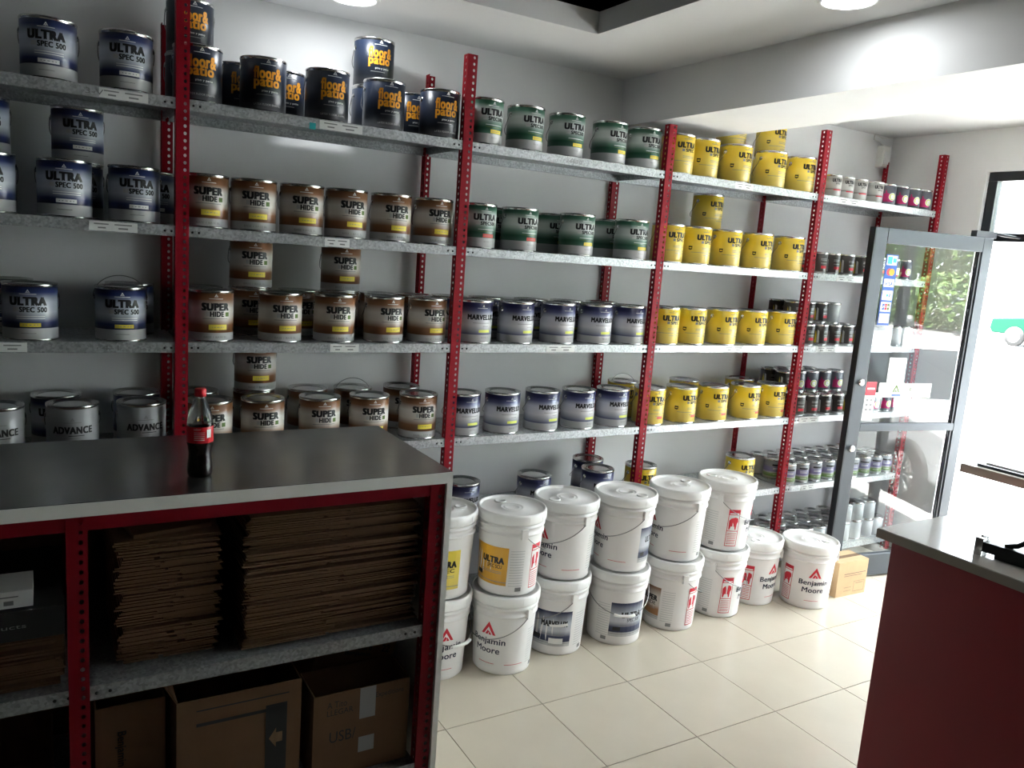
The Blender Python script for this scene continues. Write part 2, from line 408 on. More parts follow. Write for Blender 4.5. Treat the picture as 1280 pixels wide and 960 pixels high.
# ------------------------------------------------------------------ paint cans
GR, GH = .083, .193
def can_meshes(R, Hc, n=40):
    body = MB('tin').lathe([(0, .004), (R-.004, .004), (R-.003, 0), (R+.0012, 0), (R+.0012, .004), (R, .006), (R, Hc-.010), (R+.0018, Hc-.008), (R+.0024, Hc-.003), (R+.0012, Hc), (R-.003, Hc), (R-.008, Hc-.004)], n).mesh('body')
    lid = MB('tin').lathe([(R-.0065, Hc-.004), (R-.009, Hc-.001), (R-.013, Hc-.001), (R-.016, Hc-.006), (R-.022, Hc-.007), (R-.026, Hc-.0045), (R-.034, Hc-.0045), (0, Hc-.0045)], n).mesh('lid')
    return body, lid
GB, GL = can_meshes(GR, GH)
def wrap_mesh(R, z0, z1, m_, n=48):
    return MB(m_).lathe([(R+.0001, z0), (R+.0005, z0+.0003), (R+.0005, z1-.0003), (R+.0001, z1)], n).mesh('label')
ear = MB('tin').lathe([(0, .004), (.006, .004), (.009, .0025), (.011, 0)], 14).mesh('ear')
def bail(R, up, zc, drop):
    pts = []
    for k in range(25):
        a = PI*k/24
        if up: pts.append(((R+.005)*math.cos(a), .012*math.sin(a), zc+(R*.92)*math.sin(a)))
        else:
            rr = R+.0045+.004*abs(math.sin(2*a)); pts.append((rr*math.cos(a), rr*math.sin(a), zc-drop*math.sin(a)**.6))
    return MB('wire').tube(pts, .0016, 5).mesh('handle')
bail_dn, bail_up = bail(GR, False, .152, .085), bail(GR, True, .152, 0)
WH = (.78, .79, .80)
STR = (.50, .50, .50)
def stripe(s0, stops): return [(0, STR), (s0-.006, STR), (s0, stops[0][1])]+stops
BL, BD, BK = (.018, .032, .13), (.008, .014, .06), (.35, .40, .52)
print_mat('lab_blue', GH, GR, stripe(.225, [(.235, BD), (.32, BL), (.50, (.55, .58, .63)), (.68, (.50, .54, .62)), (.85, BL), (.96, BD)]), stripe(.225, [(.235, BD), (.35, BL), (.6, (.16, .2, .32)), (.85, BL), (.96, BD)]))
BR = (.17, .062, .016)
print_mat('lab_brown', GH, GR, stripe(.185, [(.195, BR), (.33, (.25, .11, .045)), (.48, (.68, .64, .58)), (.66, (.72, .70, .66)), (.82, (.28, .13, .06)), (.95, BR)]))
GN = (.012, .085, .045)
print_mat('lab_green', GH, GR, stripe(.24, [(.25, (.05, .13, .09)), (.36, GN), (.46, (.14, .24, .19)), (.60, (.62, .66, .63)), (.74, (.60, .64, .61)), (.87, (.05, .16, .10)), (.96, GN)]))
MV = (.014, .016, .075)
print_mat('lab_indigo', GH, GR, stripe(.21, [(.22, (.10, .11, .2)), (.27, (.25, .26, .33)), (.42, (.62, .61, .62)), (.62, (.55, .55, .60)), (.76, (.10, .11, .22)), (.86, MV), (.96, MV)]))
YE = (.80, .56, .028)
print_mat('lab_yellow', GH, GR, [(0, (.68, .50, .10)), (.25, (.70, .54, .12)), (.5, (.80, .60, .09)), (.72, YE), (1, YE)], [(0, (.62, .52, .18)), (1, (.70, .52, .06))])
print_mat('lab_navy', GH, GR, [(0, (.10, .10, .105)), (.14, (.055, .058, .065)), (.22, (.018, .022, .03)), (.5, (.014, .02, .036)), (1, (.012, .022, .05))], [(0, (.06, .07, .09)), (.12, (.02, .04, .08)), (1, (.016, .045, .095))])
print_mat('lab_grey', GH, GR, [(0, (.30, .30, .28)), (.12, (.20, .26, .10)), (.22, (.06, .16, .2)), (.30, (.05, .07, .22)), (.34, (.30, .30, .31)), (1, (.36, .36, .37))])
IN = .055      # boldness of the heavy lettering
def micro(cx, z, w, mi, n=1): return [('r', cx-w/2, cx+w/2, z-.007*k-.0011, z-.007*k+.0011, mi) for k in range(n)]
ART = {
 'blue': (lambda tagm_: peak(0, .162, .007, 1)+micro(0, .158, .05, 1)+[('t', 'ULTRA', .114, .030, 0, .134, 0, .085), ('t', 'SPEC 500', .084, .018, .016, .106, 0, IN), ('r', -.045, -.028, .099, .113, 3)]
      + micro(.008, .083, .085, 1, 2)+[('r', -.025, .037, .048, .061, 2)]+micro(.006, .0545, .045, 4)+micro(0, .026, .045, 4)),
 'brown': (lambda tagm_: peak(0, .168, .007, 1)+micro(0, .162, .05, 1)+[('t', 'SUPER', .104, .029, 0, .132, 0, .085), ('t', 'HIDE', .052, .020, .004, .105, 0, .065), ('r', -.036, -.024, .097, .113, 3), ('r', .036, .052, .096, .112, 5)]
      + micro(.0, .088, .092, 4)+[('r', -.026, .042, .046, .066, 2)]+micro(.008, .056, .045, 4)+[('t', 'BASE 1 BASE BL', .085, .008, .0, .019, 4, 0)]),
 'green': (lambda tagm_: peak(0, .165, .007, 1)+micro(0, .160, .05, 1)+[('t', 'ULTRA', .114, .029, 0, .134, 0, .085), ('t', 'SPEC500', .078, .016, .014, .108, 0, IN), ('r', -.046, -.027, .101, .114, 3)]
      + micro(.008, .082, .085, 1)+micro(.0, .073, .07, 5)+[('r', -.012, .045, .048, .063, 2)]+micro(.016, .0555, .04, 4)+[('t', 'BASE 1', .036, .006, .012, .03, 4, 0)]),
 'indigo': (lambda tagm_: peak(.004, .163, .006, 3)+micro(0, .158, .05, 3)+[('t', 'MARVELUX', .135, .024, 0, .118, 0, .075)]+micro(0, .092, .085, 4)+micro(.02, .078, .03, 4)+[('r', -.014, .045, .050, .062, 2)]+[('t', 'BASE 1', .04, .007, .018, .028, 4, 0)]),
 'yellow': (lambda tagm_: peak(0, .170, .005, 4)+micro(0, .166, .05, 4)+[('t', 'ULTRA', .110, .029, 0, .138, 0, .085), ('t', 'SPEC', .058, .016, .018, .114, 0, IN), ('r', -.03, -.016, .107, .120, 4)]
      + micro(.012, .085, .075, 4, 2)+micro(-.01, .061, .14, 4)+micro(.016, .048, .06, 4)+[('p', [(-.093, .075), (-.084, .072), (-.075, .075), (-.074, .092), (-.094, .092)], 0), ('r', -.09, -.078, .080, .085, 2)]),
 'yellowred': (lambda tagm_: ART['yellow'](0)+[('r', .0, .038, .034, .046, 6)]),
 'navy': (lambda tagm_: peak(0, .170, .008, 1)+micro(0, .165, .055, 1)+[('t', 'floor&', .104, .043, .0, .135, 5, .045), ('t', 'patio', .094, .045, -.004, .098, 5, .045), ('t', 'piso y patio', .06, .009, .008, .071, 1, .01)]+micro(-.01, .058, .06, 4)+[('t', 'LATEX FLOOR ENAMEL', .10, .007, .0, .024, 3, 0)]),
 'grey': (lambda tagm_: peak(0, .140, .007, 4)+micro(0, .135, .055, 4)+[('t', 'ADVANCE', .132, .026, 0, .108, 0, .06)]+micro(.012, .088, .05, 0)+micro(.0, .079, .05, 4)),
}
ARTM = {'blue': 'white', 'brown': 'yellowtag', 'green': 'yellowtag', 'indigo': 'lime', 'yellow': 'yellowtag', 'navy': 'white', 'grey': 'white', 'yellowred': 'yellowtag'}
def letter(k, tagcol=None, wrapR=GR):
    six = {'navy': 'orange'}.get(k, 'leaf')
    return art(ART[k](0), ['black', 'white', tagcol or ARTM[k], 'lightgrey', 'midgrey', six, 'redtag'], wrap=lambda z: wrapR)
DES = {
 'blue': ('lab_blue', letter('blue'), 'blue and white paint can'),
 'bluetag': ('lab_blue', letter('blue', 'yellowtag'), 'blue yellow-tagged paint can'),
 'brown': ('lab_brown', letter('brown'), 'brown and white paint can'),
 'green': ('lab_green', letter('green'), 'green and white paint can'),
 'greenred': ('lab_green', letter('green', 'redtag'), 'green red-tagged paint can'),
 'indigo': ('lab_indigo', letter('indigo'), 'indigo and white paint can'),
 'yellow': ('lab_yellow', letter('yellow'), 'bright yellow paint can'),
 'yellowred': ('lab_yellow', letter('yellowred'), 'yellow red-tagged paint can'),
 'navy': ('lab_navy', letter('navy'), 'navy paint can with orange lettering'),
 'grey': ('lab_grey', letter('grey'), 'silver-grey paint can'),
}
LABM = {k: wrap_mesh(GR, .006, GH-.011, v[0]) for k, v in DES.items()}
# small (quart) cans
QR, QH = .052, .124
QB, QL = can_meshes(QR, QH, 28)
print_mat('lab_q_brown', QH, QR, [(0, (.30, .30, .30)), (.10, (.30, .29, .28)), (.12, (.06, .045, .04)), (.6, (.045, .036, .032)), (.9, (.03, .024, .022))])
print_mat('lab_q_white', QH, QR, [(0, (.5, .5, .48)), (.30, (.50, .49, .46)), (.34, (.18, .16, .14)), (.40, (.48, .47, .44)), (.62, (.52, .51, .48)), (.8, (.34, .33, .31)), (1, (.50, .49, .46))])
print_mat('lab_q_plum', QH, QR, [(0, (.30, .31, .33)), (.10, (.13, .14, .17)), (1, (.085, .092, .11))])
print_mat('lab_q_purple', QH, QR, [(0, (.40, .41, .40)), (.14, (.42, .43, .42)), (.16, (.13, .24, .06)), (.30, (.20, .30, .10)), (.34, (.40, .40, .42)), (.42, (.16, .13, .28)), (.60, (.20, .18, .32)), (.68, (.25, .25, .27)), (1, (.30, .31, .32))])
print_mat('lab_q_silver', QH, QR, [(0, (.55, .56, .57)), (1, (.55, .56, .57))])
QM = ['black', 'white', 'yellowtag', 'lightgrey', 'magenta', 'redink', 'lime']
def qart(items): return art(items, QM, wrap=lambda z: QR, cut=.008)
QD = {
 'qbrown': ('lab_q_brown', qart([('p', [(-.050, .016), (-.036, .016), (-.040, .085), (-.050, .092)], 3), ('p', [(-.064, .016), (-.052, .016), (-.053, .06), (-.060, .09)], 2), ('r', -.006, .034, .030, .046, 5)]+micro(.014, .085, .05, 3, 2)+micro(.014, .06, .045, 3)), 'small brown paint can'),
 'qwhite': ('lab_q_white', qart([('t', 'ULTRA', .060, .019, 0, .092, 0, .08), ('t', 'SPEC', .032, .010, .006, .074, 0, .02), ('r', -.02, .03, .036, .042, 5)]+micro(0, .055, .05, 3)), 'small white paint can'),
 'qplum': ('lab_q_plum', qart([('r', -.030, .030, .018, .066, 4), ('d', .022, .048, .023, 1), ('d', .022, .048, .019, 6), ('t', 'e', .024, .026, .022, .048, 1, .06), ('t', 'b', .018, .045, -.012, .062, 4, .06)]), 'small magenta paint can'),
 'qpurple': ('lab_q_purple', qart([('r', -.028, .028, .084, .094, 0)]+micro(0, .07, .045, 1, 2)+micro(0, .03, .04, 1)), 'small purple paint can'),
 'qsilver': ('lab_q_silver', qart(micro(0, .08, .04, 3, 3)), 'small silver paint can'),
}
QLABM = {k: wrap_mesh(QR, .005, QH-.010, v[0], 28) for k, v in QD.items()}

def clear_posts(lst, R):      # no can stands in the flange of a post
    for c in lst:
        for x in PX:
            for _ in range(40):
                dy = max(0, c[4]-(YF+.038)); dx = abs(c[3]-(x-.022))
                dfl = max(0, (x-.022)-c[3], c[3]-(x+.023))
                if math.hypot(dx, dy) > R+.004 and math.hypot(dfl, c[4]-YF) > R+.004: break
                c[3] += -.002 if c[3] < x-.022 else .002; c[4] += .001
cans = []      # design, level, row, x, y, z, yaw, raised handle
RY = {'front row': YF+.098, 'back row': YF+.290, 'upper tier': YF+.290}
def row(design, lv, rw, us, up=(), jit=.10):
    z = LV[lv]+(GH+.0005 if rw == 'upper tier' else 0)
    for u in us: cans.append([design, lv, rw, x_at(u, RY[rw], z+GH*.5), RY[rw]+random.uniform(-.004, .004), z, random.uniform(-jit, jit), u in up])
row('blue', 0, 'front row', [-42, 61, 158])
row('navy', 0, 'front row', [247, 329, 409, 480, 549], jit=.05)
row('navy', 0, 'back row', [236, 300, 354, 464, 512]); row('navy', 0, 'upper tier', [233, 464])
row('green', 0, 'front row', [604, 656, 708, 761, 804])
row('yellow', 0, 'front row', [846, 878, 918, 963, 1004]); row('yellow', 0, 'back row', [908, 958]); row('yellow', 0, 'upper tier', [908, 960])
row('blue', 1, 'front row', [-17, 81, 168]); row('blue', 1, 'back row', [-22, 97, 190]); row('blue', 1, 'upper tier', [-24, 95])
row('brown', 1, 'front row', [257, 316, 377, 432, 488, 541])
row('greenred', 1, 'front row', [596, 649]); row('green', 1, 'front row', [720, 788]); row('green', 1, 'back row', [618, 688, 759])
row('yellow', 1, 'front row', [834, 868, 906, 945, 985]); row('yellow', 1, 'back row', [879]); row('yellow', 1, 'upper tier', [879])
row('bluetag', 2, 'front row', [38, 151], up=(151,)); row('blue', 2, 'back row', [8, 162])
row('brown', 2, 'front row', [263, 350, 418, 480, 533]); row('brown', 2, 'back row', [250, 312, 385, 431, 469, 507]); row('brown', 2, 'upper tier', [314, 431])
row('indigo', 2, 'front row', [592, 644, 697, 743, 785]); row('indigo', 2, 'back row', [553, 606, 662, 706, 750])
row('yellow', 2, 'front row', [828, 862, 901, 939, 976])
row('grey', 3, 'front row', [-4, 91, 177]); row('blue', 3, 'back row', [71, 171])
row('brown', 3, 'front row', [262, 328, 399, 461, 522]); row('brown', 3, 'back row', [245, 317, 384, 440, 501], up=(440,)); row('brown', 3, 'upper tier', [317])
row('indigo', 3, 'front row', [577, 627, 677, 722, 765]); row('yellow', 3, 'back row', [777], up=(777,))
row('yellowred', 3, 'front row', [810, 850, 890, 930, 963]); row('yellow', 3, 'back row', [853, 922])
row('indigo', 4, 'front row', [576, 666, 746]); row('indigo', 4, 'back row', [733]); row('yellow', 4, 'front row', [799, 923])
def spread(items, gap):
    items.sort(key=lambda c: c[3])
    for _ in range(60):
        for a, b in zip(items, items[1:]):
            d = gap-(b[3]-a[3])
            if d > 0: a[3] -= d/2; b[3] += d/2
for l in range(6):
    for r_ in RY: spread([c for c in cans if c[1] == l and c[2] == r_ and r_ != 'upper tier'], .1765)
clear_posts(cans, GR)
for c in cans:                                   # a can of the upper tier stands on the one under it
    if c[2] == 'upper tier':
        u = min((d for d in cans if d[1] == c[1] and d[2] == 'back row'), key=lambda d: abs(d[3]-c[3])); c[3] = u[3]+.003; c[4] = u[4]
ORD = ['first', 'second', 'third', 'fourth', 'fifth', 'sixth', 'seventh', 'eighth', 'ninth', 'tenth', 'eleventh', 'twelfth']
SHN = ['top shelf', 'second shelf down', 'third shelf down', 'fourth shelf down', 'fifth shelf down', 'lowest shelf']
def labels(lst, table):
    sets = {}
    for c in lst: sets.setdefault((c[0], c[1], c[2]), []).append(c)
    for (d, l, r_), cs in sets.items():
        cs.sort(key=lambda c: c[3])
        for k, c in enumerate(cs):
            t = f'{table[d][2]}, {SHN[l]}, {r_}'
            if len(cs) > 1: t += f', {ORD[k]} counting towards the door'
            c.append(t)
labels(cans, DES)
def gallon(c):
    d, l, r_, x, y, z, yaw, up, lab = c
    t = T('paint_can', lab, 'paint can', (x, y, z), yaw, f'{DES[d][2]}s on the {SHN[l]}')
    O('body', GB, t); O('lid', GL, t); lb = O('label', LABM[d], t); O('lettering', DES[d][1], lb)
    for s in (-1, 1):
        e = O('ear', ear, t, (s*GR, 0, .152)); e.rotation_euler = (0, s*PI/2, 0)
    O('handle', bail_up if up else bail_dn, t)
for c in cans: gallon(c)

# the bay by the door: small cans in rows
smalls = []
QYAW = {'qplum': -.55, 'qbrown': -.25, 'qpurple': -.4, 'qwhite': -.3}
QY = {'front row': YF+.075, 'middle row': YF+.19, 'back row': YF+.305}
def qrow(design, lv, rw, us, tier=0, jit=.12):
    z = LV[lv]+tier*(QH+.0005)
    for u in us:
        x = x_at(u, QY[rw], z+QH*.5)
        if 3.80 < x < 4.94: smalls.append([design, lv, ('raised ' if tier else '')+rw, x, QY[rw], z, random.uniform(-jit, jit)+QYAW.get(design, 0), False])
def qgrid(design, lv, rw, k0, k1, tier=0):
    z = LV[lv]+tier*(QH+.0005)
    for k in range(k0, k1): smalls.append([design, lv, ('raised ' if tier else '')+rw, 3.875+.118*k, QY[rw], z, random.uniform(-.2, .2)+QYAW.get(design, 0), False])
qrow('qwhite', 0, 'front row', [1040, 1055, 1072, 1092]); qrow('qplum', 0, 'front row', [1108, 1124, 1139, 1152])
qrow('qbrown', 1, 'front row', [1022, 1038, 1056, 1074, 1095]); qgrid('qbrown', 1, 'back row', 0, 4); qgrid('qplum', 1, 'front row', 6, 8)
qgrid('qbrown', 2, 'front row', 0, 5); qgrid('qbrown', 2, 'middle row', 0, 5); qgrid('qbrown', 2, 'back row', 0, 3); qgrid('qbrown', 2, 'middle row', 0, 3, 1); qgrid('qbrown', 2, 'back row', 0, 2, 1); qgrid('qsilver', 2, 'middle row', 3, 4, 1); qgrid('qsilver', 2, 'front row', 6, 9)
qgrid('qbrown', 3, 'front row', 0, 5); qgrid('qbrown', 3, 'middle row', 0, 5); qgrid('qbrown', 3, 'back row', 0, 4); qgrid('qplum', 3, 'front row', 6, 9)
qgrid('qbrown', 3, 'middle row', 0, 1, 1); qgrid('qplum', 3, 'middle row', 1, 5, 1); qgrid('qbrown', 3, 'back row', 0, 4, 1)
qgrid('qpurple', 4, 'front row', 0, 9); qgrid('qpurple', 4, 'middle row', 0, 9); qgrid('qsilver', 4, 'back row', 0, 8)
qgrid('qsilver', 5, 'front row', 0, 9); qgrid('qsilver', 5, 'middle row', 0, 8); qgrid('qsilver', 5, 'back row', 1, 7)
qgrid('qsilver', 5, 'front row', 5, 8, 1)
smalls.sort(key=lambda c: c[3])
for l in range(6):
    for r_ in set(c[2] for c in smalls):
        spread([c for c in smalls if c[1] == l and c[2] == r_], .111)
clear_posts(smalls, QR)
labels(smalls, QD)
for c in smalls:
    d, l, r_, x, y, z, yaw, up, lab = c
    t = T('small_paint_can', lab, 'paint can', (x, y, z), yaw, f'{QD[d][2]}s on the {SHN[l]}')
    O('body', QB, t); O('lid', QL, t); lb = O('label', QLABM[d], t); O('lettering', QD[d][1], lb)

# ------------------------------------------------------------------ buckets on the floor
BH = .362
def brad(z): return .126+.017*z/BH
bprof = [(0, .004), (.118, .004), (.122, 0), (.126, .004)]+[(brad(z), z) for z in (.02, .12, .22, .262)]
for z in (.268, .300):
    r = brad(z); bprof += [(r, z-.004), (r+.006, z-.002), (r+.006, z+.006), (r, z+.009)]
bprof += [(brad(.33), .33), (.141, .345)]
bbody = MB('plastic').lathe(bprof, 56).mesh('body')
lprof = [(0.1420, .316), (0.1485, .316), (0.1510, .322), (0.1510, .352), (0.1475, .360), (0.1415, .3615), (0.1390, .358), (0.1380, .352), (0.1325, .350), (.050, .3505), (.048, .353), (.046, .3505), (.034, .3505), (.032, .353), (.030, .3505), (0, .3505)]
blid = MB('plasticlid').lathe(lprof, 56)
for k in range(12):
    a = 2*PI*k/12; blid.box(-.0015, .0015, -.0005, .0005, 0, .024); n = 8
    for i in range(len(blid.v)-8, len(blid.v)):
        x, y, z = blid.v[i]; blid.v[i] = ((.1513+y)*math.cos(a)-x*math.sin(a), (.1513+y)*math.sin(a)+x*math.cos(a), z+.324)
blid = blid.mesh('lid')
spout = MB('plasticlid').lathe([(.026, .3505), (.026, .356), (.022, .357), (.020, .353), (0, .353)], 28).mesh('spout_cap')
lug = MB('plastic').box(-.014, .014, -.154, -.135, .258, .30).mesh('lug')
def bbail(swing):
    pts = []
    for k in range(29):
        a = PI*k/28; r = brad(.28)+.012+.006*math.sin(a)
        pts.append((r*math.cos(a), -r*math.sin(a), .28-swing*math.sin(a)**.8))
    return MB('wire').tube(pts, .002, 6).mesh('handle')
bb = bbail(.115)
grip = MB('white').tube([(-.05, -.163, .172), (-.025, -.168, .167), (.025, -.168, .167), (.05, -.163, .172)], .007, 8).mesh('grip')
def bprint(items, mats): return art(items, mats, wrap=brad, lift=.0007, cut=.02)
def at(items, a):       # shift a design round the bucket by the angle a
    dx = a*.138; out = []
    for it in items:
        if it[0] == 't': out.append((*it[:4], it[4]+dx, *it[5:]))
        elif it[0] == 'r': out.append(('r', it[1]+dx, it[2]+dx, *it[3:]))
        elif it[0] == 'p': out.append(('p', [(x+dx, z) for x, z in it[1]], it[2]))
        else: out.append(('d', it[1]+dx, *it[2:]))
    return out
BM = ['navyink', 'redink', 'yellowtag', 'lightgrey', 'midgrey', 'black', 'white', 'orange']
brand = peak(0, .182, .034, 1)+[('t', 'Benjamin', .158, .037, 0, .150, 0, .02), ('t', 'Moore', .114, .029, 0, .112, 0, .02)]+micro(0, .050, .075, 1)
beast = [('r', -.030, .030, .028, .225, 1), ('r', -.027, .027, .112, .196, 6), ('r', -.027, .027, .032, .108, 6), ('p', [(-.022, .118), (-.016, .118), (-.012, .135), (.006, .135), (.010, .118), (.016, .118), (.018, .150), (.024, .160), (.022, .178), (.008, .184), (-.014, .178), (-.024, .165)], 1),
         ('r', -.024, .024, .2, .206, 6)]+[('r', -.024, .022, .040+.0095*k, .043+.0095*k, 1) for k in range(7)]
warn = micro(0, .05, .085, 1)
lines = [('r', -.03, .03, .045+.012*k, .048+.012*k, 3) for k in range(14)]+[('r', .0, .026, .022, .040, 4)]
def panel(bg_, txt1, txt2, w=.17, ink=0, base=3): return [('r', -w/2, w/2, .045, .215, bg_), ('t', txt1, w*.62, .030, w*.10, .155, 5, .075)]+([('t', txt2, w*.40, .017, w*.16, .128, 5, .02)] if txt2 else [])+micro(.01, .105, w*.6, 4, 2)+[('r', -w/2, w/2, .058, .061, 4), ('r', -w*.4, -w*.2, .075, .094, 5)]
MAT['bktb'] = print_mat('bktb', .22, .14, [(.2, (.5, .5, .5)), (.29, (.5, .5, .5)), (.31, (.012, .018, .06)), (.42, (.03, .04, .10)), (.55, (.5, .52, .56)), (.72, (.45, .48, .54)), (.95, (.015, .022, .07))])
MAT['bktn'] = print_mat('bktn', .22, .14, [(.2, (.5, .5, .5)), (.29, (.5, .5, .5)), (.31, (.35, .16, .05)), (.45, (.34, .16, .06)), (.55, (.6, .55, .48)), (.75, (.6, .56, .5)), (.95, (.22, .11, .05))])
MAT['bkty'] = print_mat('bkty', .22, .14, [(.2, (.60, .30, .02)), (.6, (.72, .38, .03)), (1, (.72, .36, .02))])
MAT['bktp'] = print_mat('bktp', .22, .14, [(.2, (.66, .52, .12)), (.6, (.76, .60, .10)), (1, (.76, .58, .06))])
PM = ['bktb', 'bktn', 'bkty', 'lightgrey', 'midgrey', 'black', 'white', 'bktp']
# angle 0 of a print faces -y; the designs seen on each bucket and where round its wall they sit
bdes = [
 ('floor', (548, 851), 0, [(brand, -.1)], None, .3, 1.0, 'white bucket with triangle mark on the floor against the steel-topped counter'),
 ('up', None, 0, [], [(panel(7, 'ULTRA', 'SPEC'), -.4)], -2.6, 0, 'white bucket with pale yellow label stacked beside the steel-topped counter'),
 ('floor', (617, 845), 1, [(brand, -1.0), (warn, -.1), (lines, .55)], None, -1.3, 1, 'white bucket with red triangle on the floor under the orange-labelled bucket'),
 ('up', None, 1, [(beast, .45), (lines, -.25)], [(panel(2, 'ULTRA', 'SPEC SCU'), -1.15)], 1.45, 0, 'white bucket with orange label stacked on a bucket with red triangle mark'),
 ('floor', (690, 819), 2, [(lines, .35)], [(panel(0, 'MARVELUX', '', .20), -.75)], -1.6, 1, 'white bucket with dark blue label patched by torn white tape'),
 ('up', None, 2, [(brand, -1.35), (warn, -.25), (lines, .55)], None, -1.45, 0, 'white bucket with bare lower side on the torn-label bucket'),
 ('floor', (764, 806), 3, [(lines, -1.05)], [(panel(0, 'ULTRA', 'SPEC 500', .18), -.15)], -.4, 1, 'white bucket with dark blue and white label on the floor'),
 ('up', None, 3, [(brand, -1.72), (warn, -.75)], [(panel(0, 'ULTRA', '', .12), .42)], -1.5, 0, 'white bucket stacked on the bucket with dark blue and white label'),
 ('floor', (832, 788), 4, [(lines, -.75), (beast, .2)], [(panel(1, 'SUPER', 'HIDE', .15), -1.6)], 1.3, 1, 'white bucket with brown label on the floor'),
 ('up', None, 4, [(brand, -1.75), (warn, -.55), (lines, .25)], None, -1.55, 0, 'white bucket stacked on the brown-labelled bucket'),
 ('floor', (890, 771), 5, [(lines, -1.15), (beast, -.35), (brand, .65)], None, .6, 1, 'white bucket with red animal panel, lower of its stack, under another'),
 ('up', None, 5, [(lines, -1.2), (beast, -.4), (brand, .65)], None, .6, 0, 'white bucket with red animal panel, upper of its stack, beside yellow can'),
 ('floor', (938, 756), 6, [(beast, -.95), (brand, .12)], None, 2.2, 1, 'single white bucket between the red-panel stack and the last bucket'),
 ('floor', (997, 760), 7, [(beast, -1.62), (brand, -.55)], None, 2.4, 1, 'single white bucket with red triangle mark beside the small cardboard box'),
]
bpos = {}
for kind, px, idx, prints, pan, bang, _, lab in bdes:
    if kind == 'floor':
        p = on_floor(*px); d = Vector((p.x, p.y, 0)).normalized(); p = p+d*.126; bpos[idx] = [p.x, p.y]
ks = sorted(bpos)
for _ in range(80):
    for a in ks:
        for b in ks:
            if a < b:
                d = Vector(bpos[b])-Vector(bpos[a]); g = .305-d.length
                if g > 0: d.normalize(); bpos[a] = list(Vector(bpos[a])-d*g/2); bpos[b] = list(Vector(bpos[b])+d*g/2)
for k in ks: bpos[k][1] = min(bpos[k][1], 2.93)
for kind, px, idx, prints, pan, bang, _, lab in bdes:
    x, y = bpos[idx]; z = 0 if kind == 'floor' else BH+.0005
    if kind == 'up': x += random.uniform(-.006, .006); y += random.uniform(-.006, .006)
    t = T('paint_bucket', lab, 'bucket', (x, y, z), 0, 'white buckets along the foot of the shelving')
    bo = O('body', bbody, t); lo = O('lid', blid, t); O('spout_cap', spout, lo, (.085*math.cos(idx*1.7), .085*math.sin(idx*1.7), 0))
    for s in (-1, 1): O('lug', lug, t, rz=bang+s*PI/2)
    h = O('handle', bb, t, rz=bang)
    if idx in (0, 3) and kind == 'floor': O('grip', grip, h)
    its = []
    for dsg, a in prints: its += at(dsg, a)
    if its: O('print', bprint(its, BM), bo)
    if pan:
        its = []
        for dsg, a in pan: its += at(dsg, a)
        pl = O('label', bprint(its, PM), bo)
        if idx == 2:
            O('torn_tape', bprint(at([('p', [(-.04, .150), (.045, .160), (.05, .148), (.02, .142), (-.035, .140)], 0), ('r', -.035, .03, .058, .085, 0)], -.5), ['white']), bo, (0, -.0016, 0))
bx = T('carton', 'small closed cardboard carton on the floor beside the last white bucket', 'box', (3.825, 2.69, 0), -.03)
O('body', MB('cardpale').box(0, .245, 0, .14, 0, .205), bx); O('tape', MB('cardedge').box(0, .245, .055, .085, .205, .2055), bx)
O('print', art([('r', .05, .23, .13, .134, 0), ('r', .05, .20, .118, .121, 0)]+[('r', .14, .23, .08, .082, 0), ('r', .14, .23, .02, .022, 0), ('r', .14, .142, .02, .08, 0), ('r', .228, .23, .02, .08, 0), ('r', .155, .215, .068, .071, 0), ('r', .06, .12, .05, .052, 0), ('r', .06, .12, .03, .032, 0)], ['wood']), bx)

# ------------------------------------------------------------------ steel-topped counter with open shelves
CX0, CX1, CY0, CY1, CT = -1.75, 1.035, 2.035, 2.655, 1.14
ct = T('shelving_counter', 'long counter with stainless top and open shelves on red posts', 'counter')
soft(O('worktop', MB('steel').box(CX0, CX1, CY0+.003, CY1, CT-.004, CT), ct), .001, 1)
O('edge_band', MB('bandwhite').box(CX0, CX1, CY0, CY0+.003, CT-.034, CT-.001).box(CX0, CX1, CY0+.003, CY1, CT-.034, CT-.004), ct)
O('side_panel', MB('bandwhite').box(CX1-.018, CX1, CY0, CY1, 0, CT-.034), ct)
O('rail', MB('redshaded').box(CX0, CX1-.018, CY0+.012, CY0+.016, CT-.072, CT-.034), ct)
cpm = post_mesh(44, 1, 'redshaded'); cpr = post_mesh(44, -1, 'redshaded')
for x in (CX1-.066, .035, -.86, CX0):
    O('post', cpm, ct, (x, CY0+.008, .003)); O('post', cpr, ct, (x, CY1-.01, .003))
cs = shelf_mesh(.905, .58, 'galvshaded')
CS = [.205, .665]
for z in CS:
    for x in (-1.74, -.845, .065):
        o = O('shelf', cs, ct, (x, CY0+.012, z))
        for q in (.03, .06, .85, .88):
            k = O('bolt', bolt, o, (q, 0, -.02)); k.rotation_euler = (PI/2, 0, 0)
O('back_panel', MB('wood').box(CX0, CX1-.018, CY1-.006, CY1, .05, CT-.034), ct)  # dark brown stands in for the shade at the back of the shelves

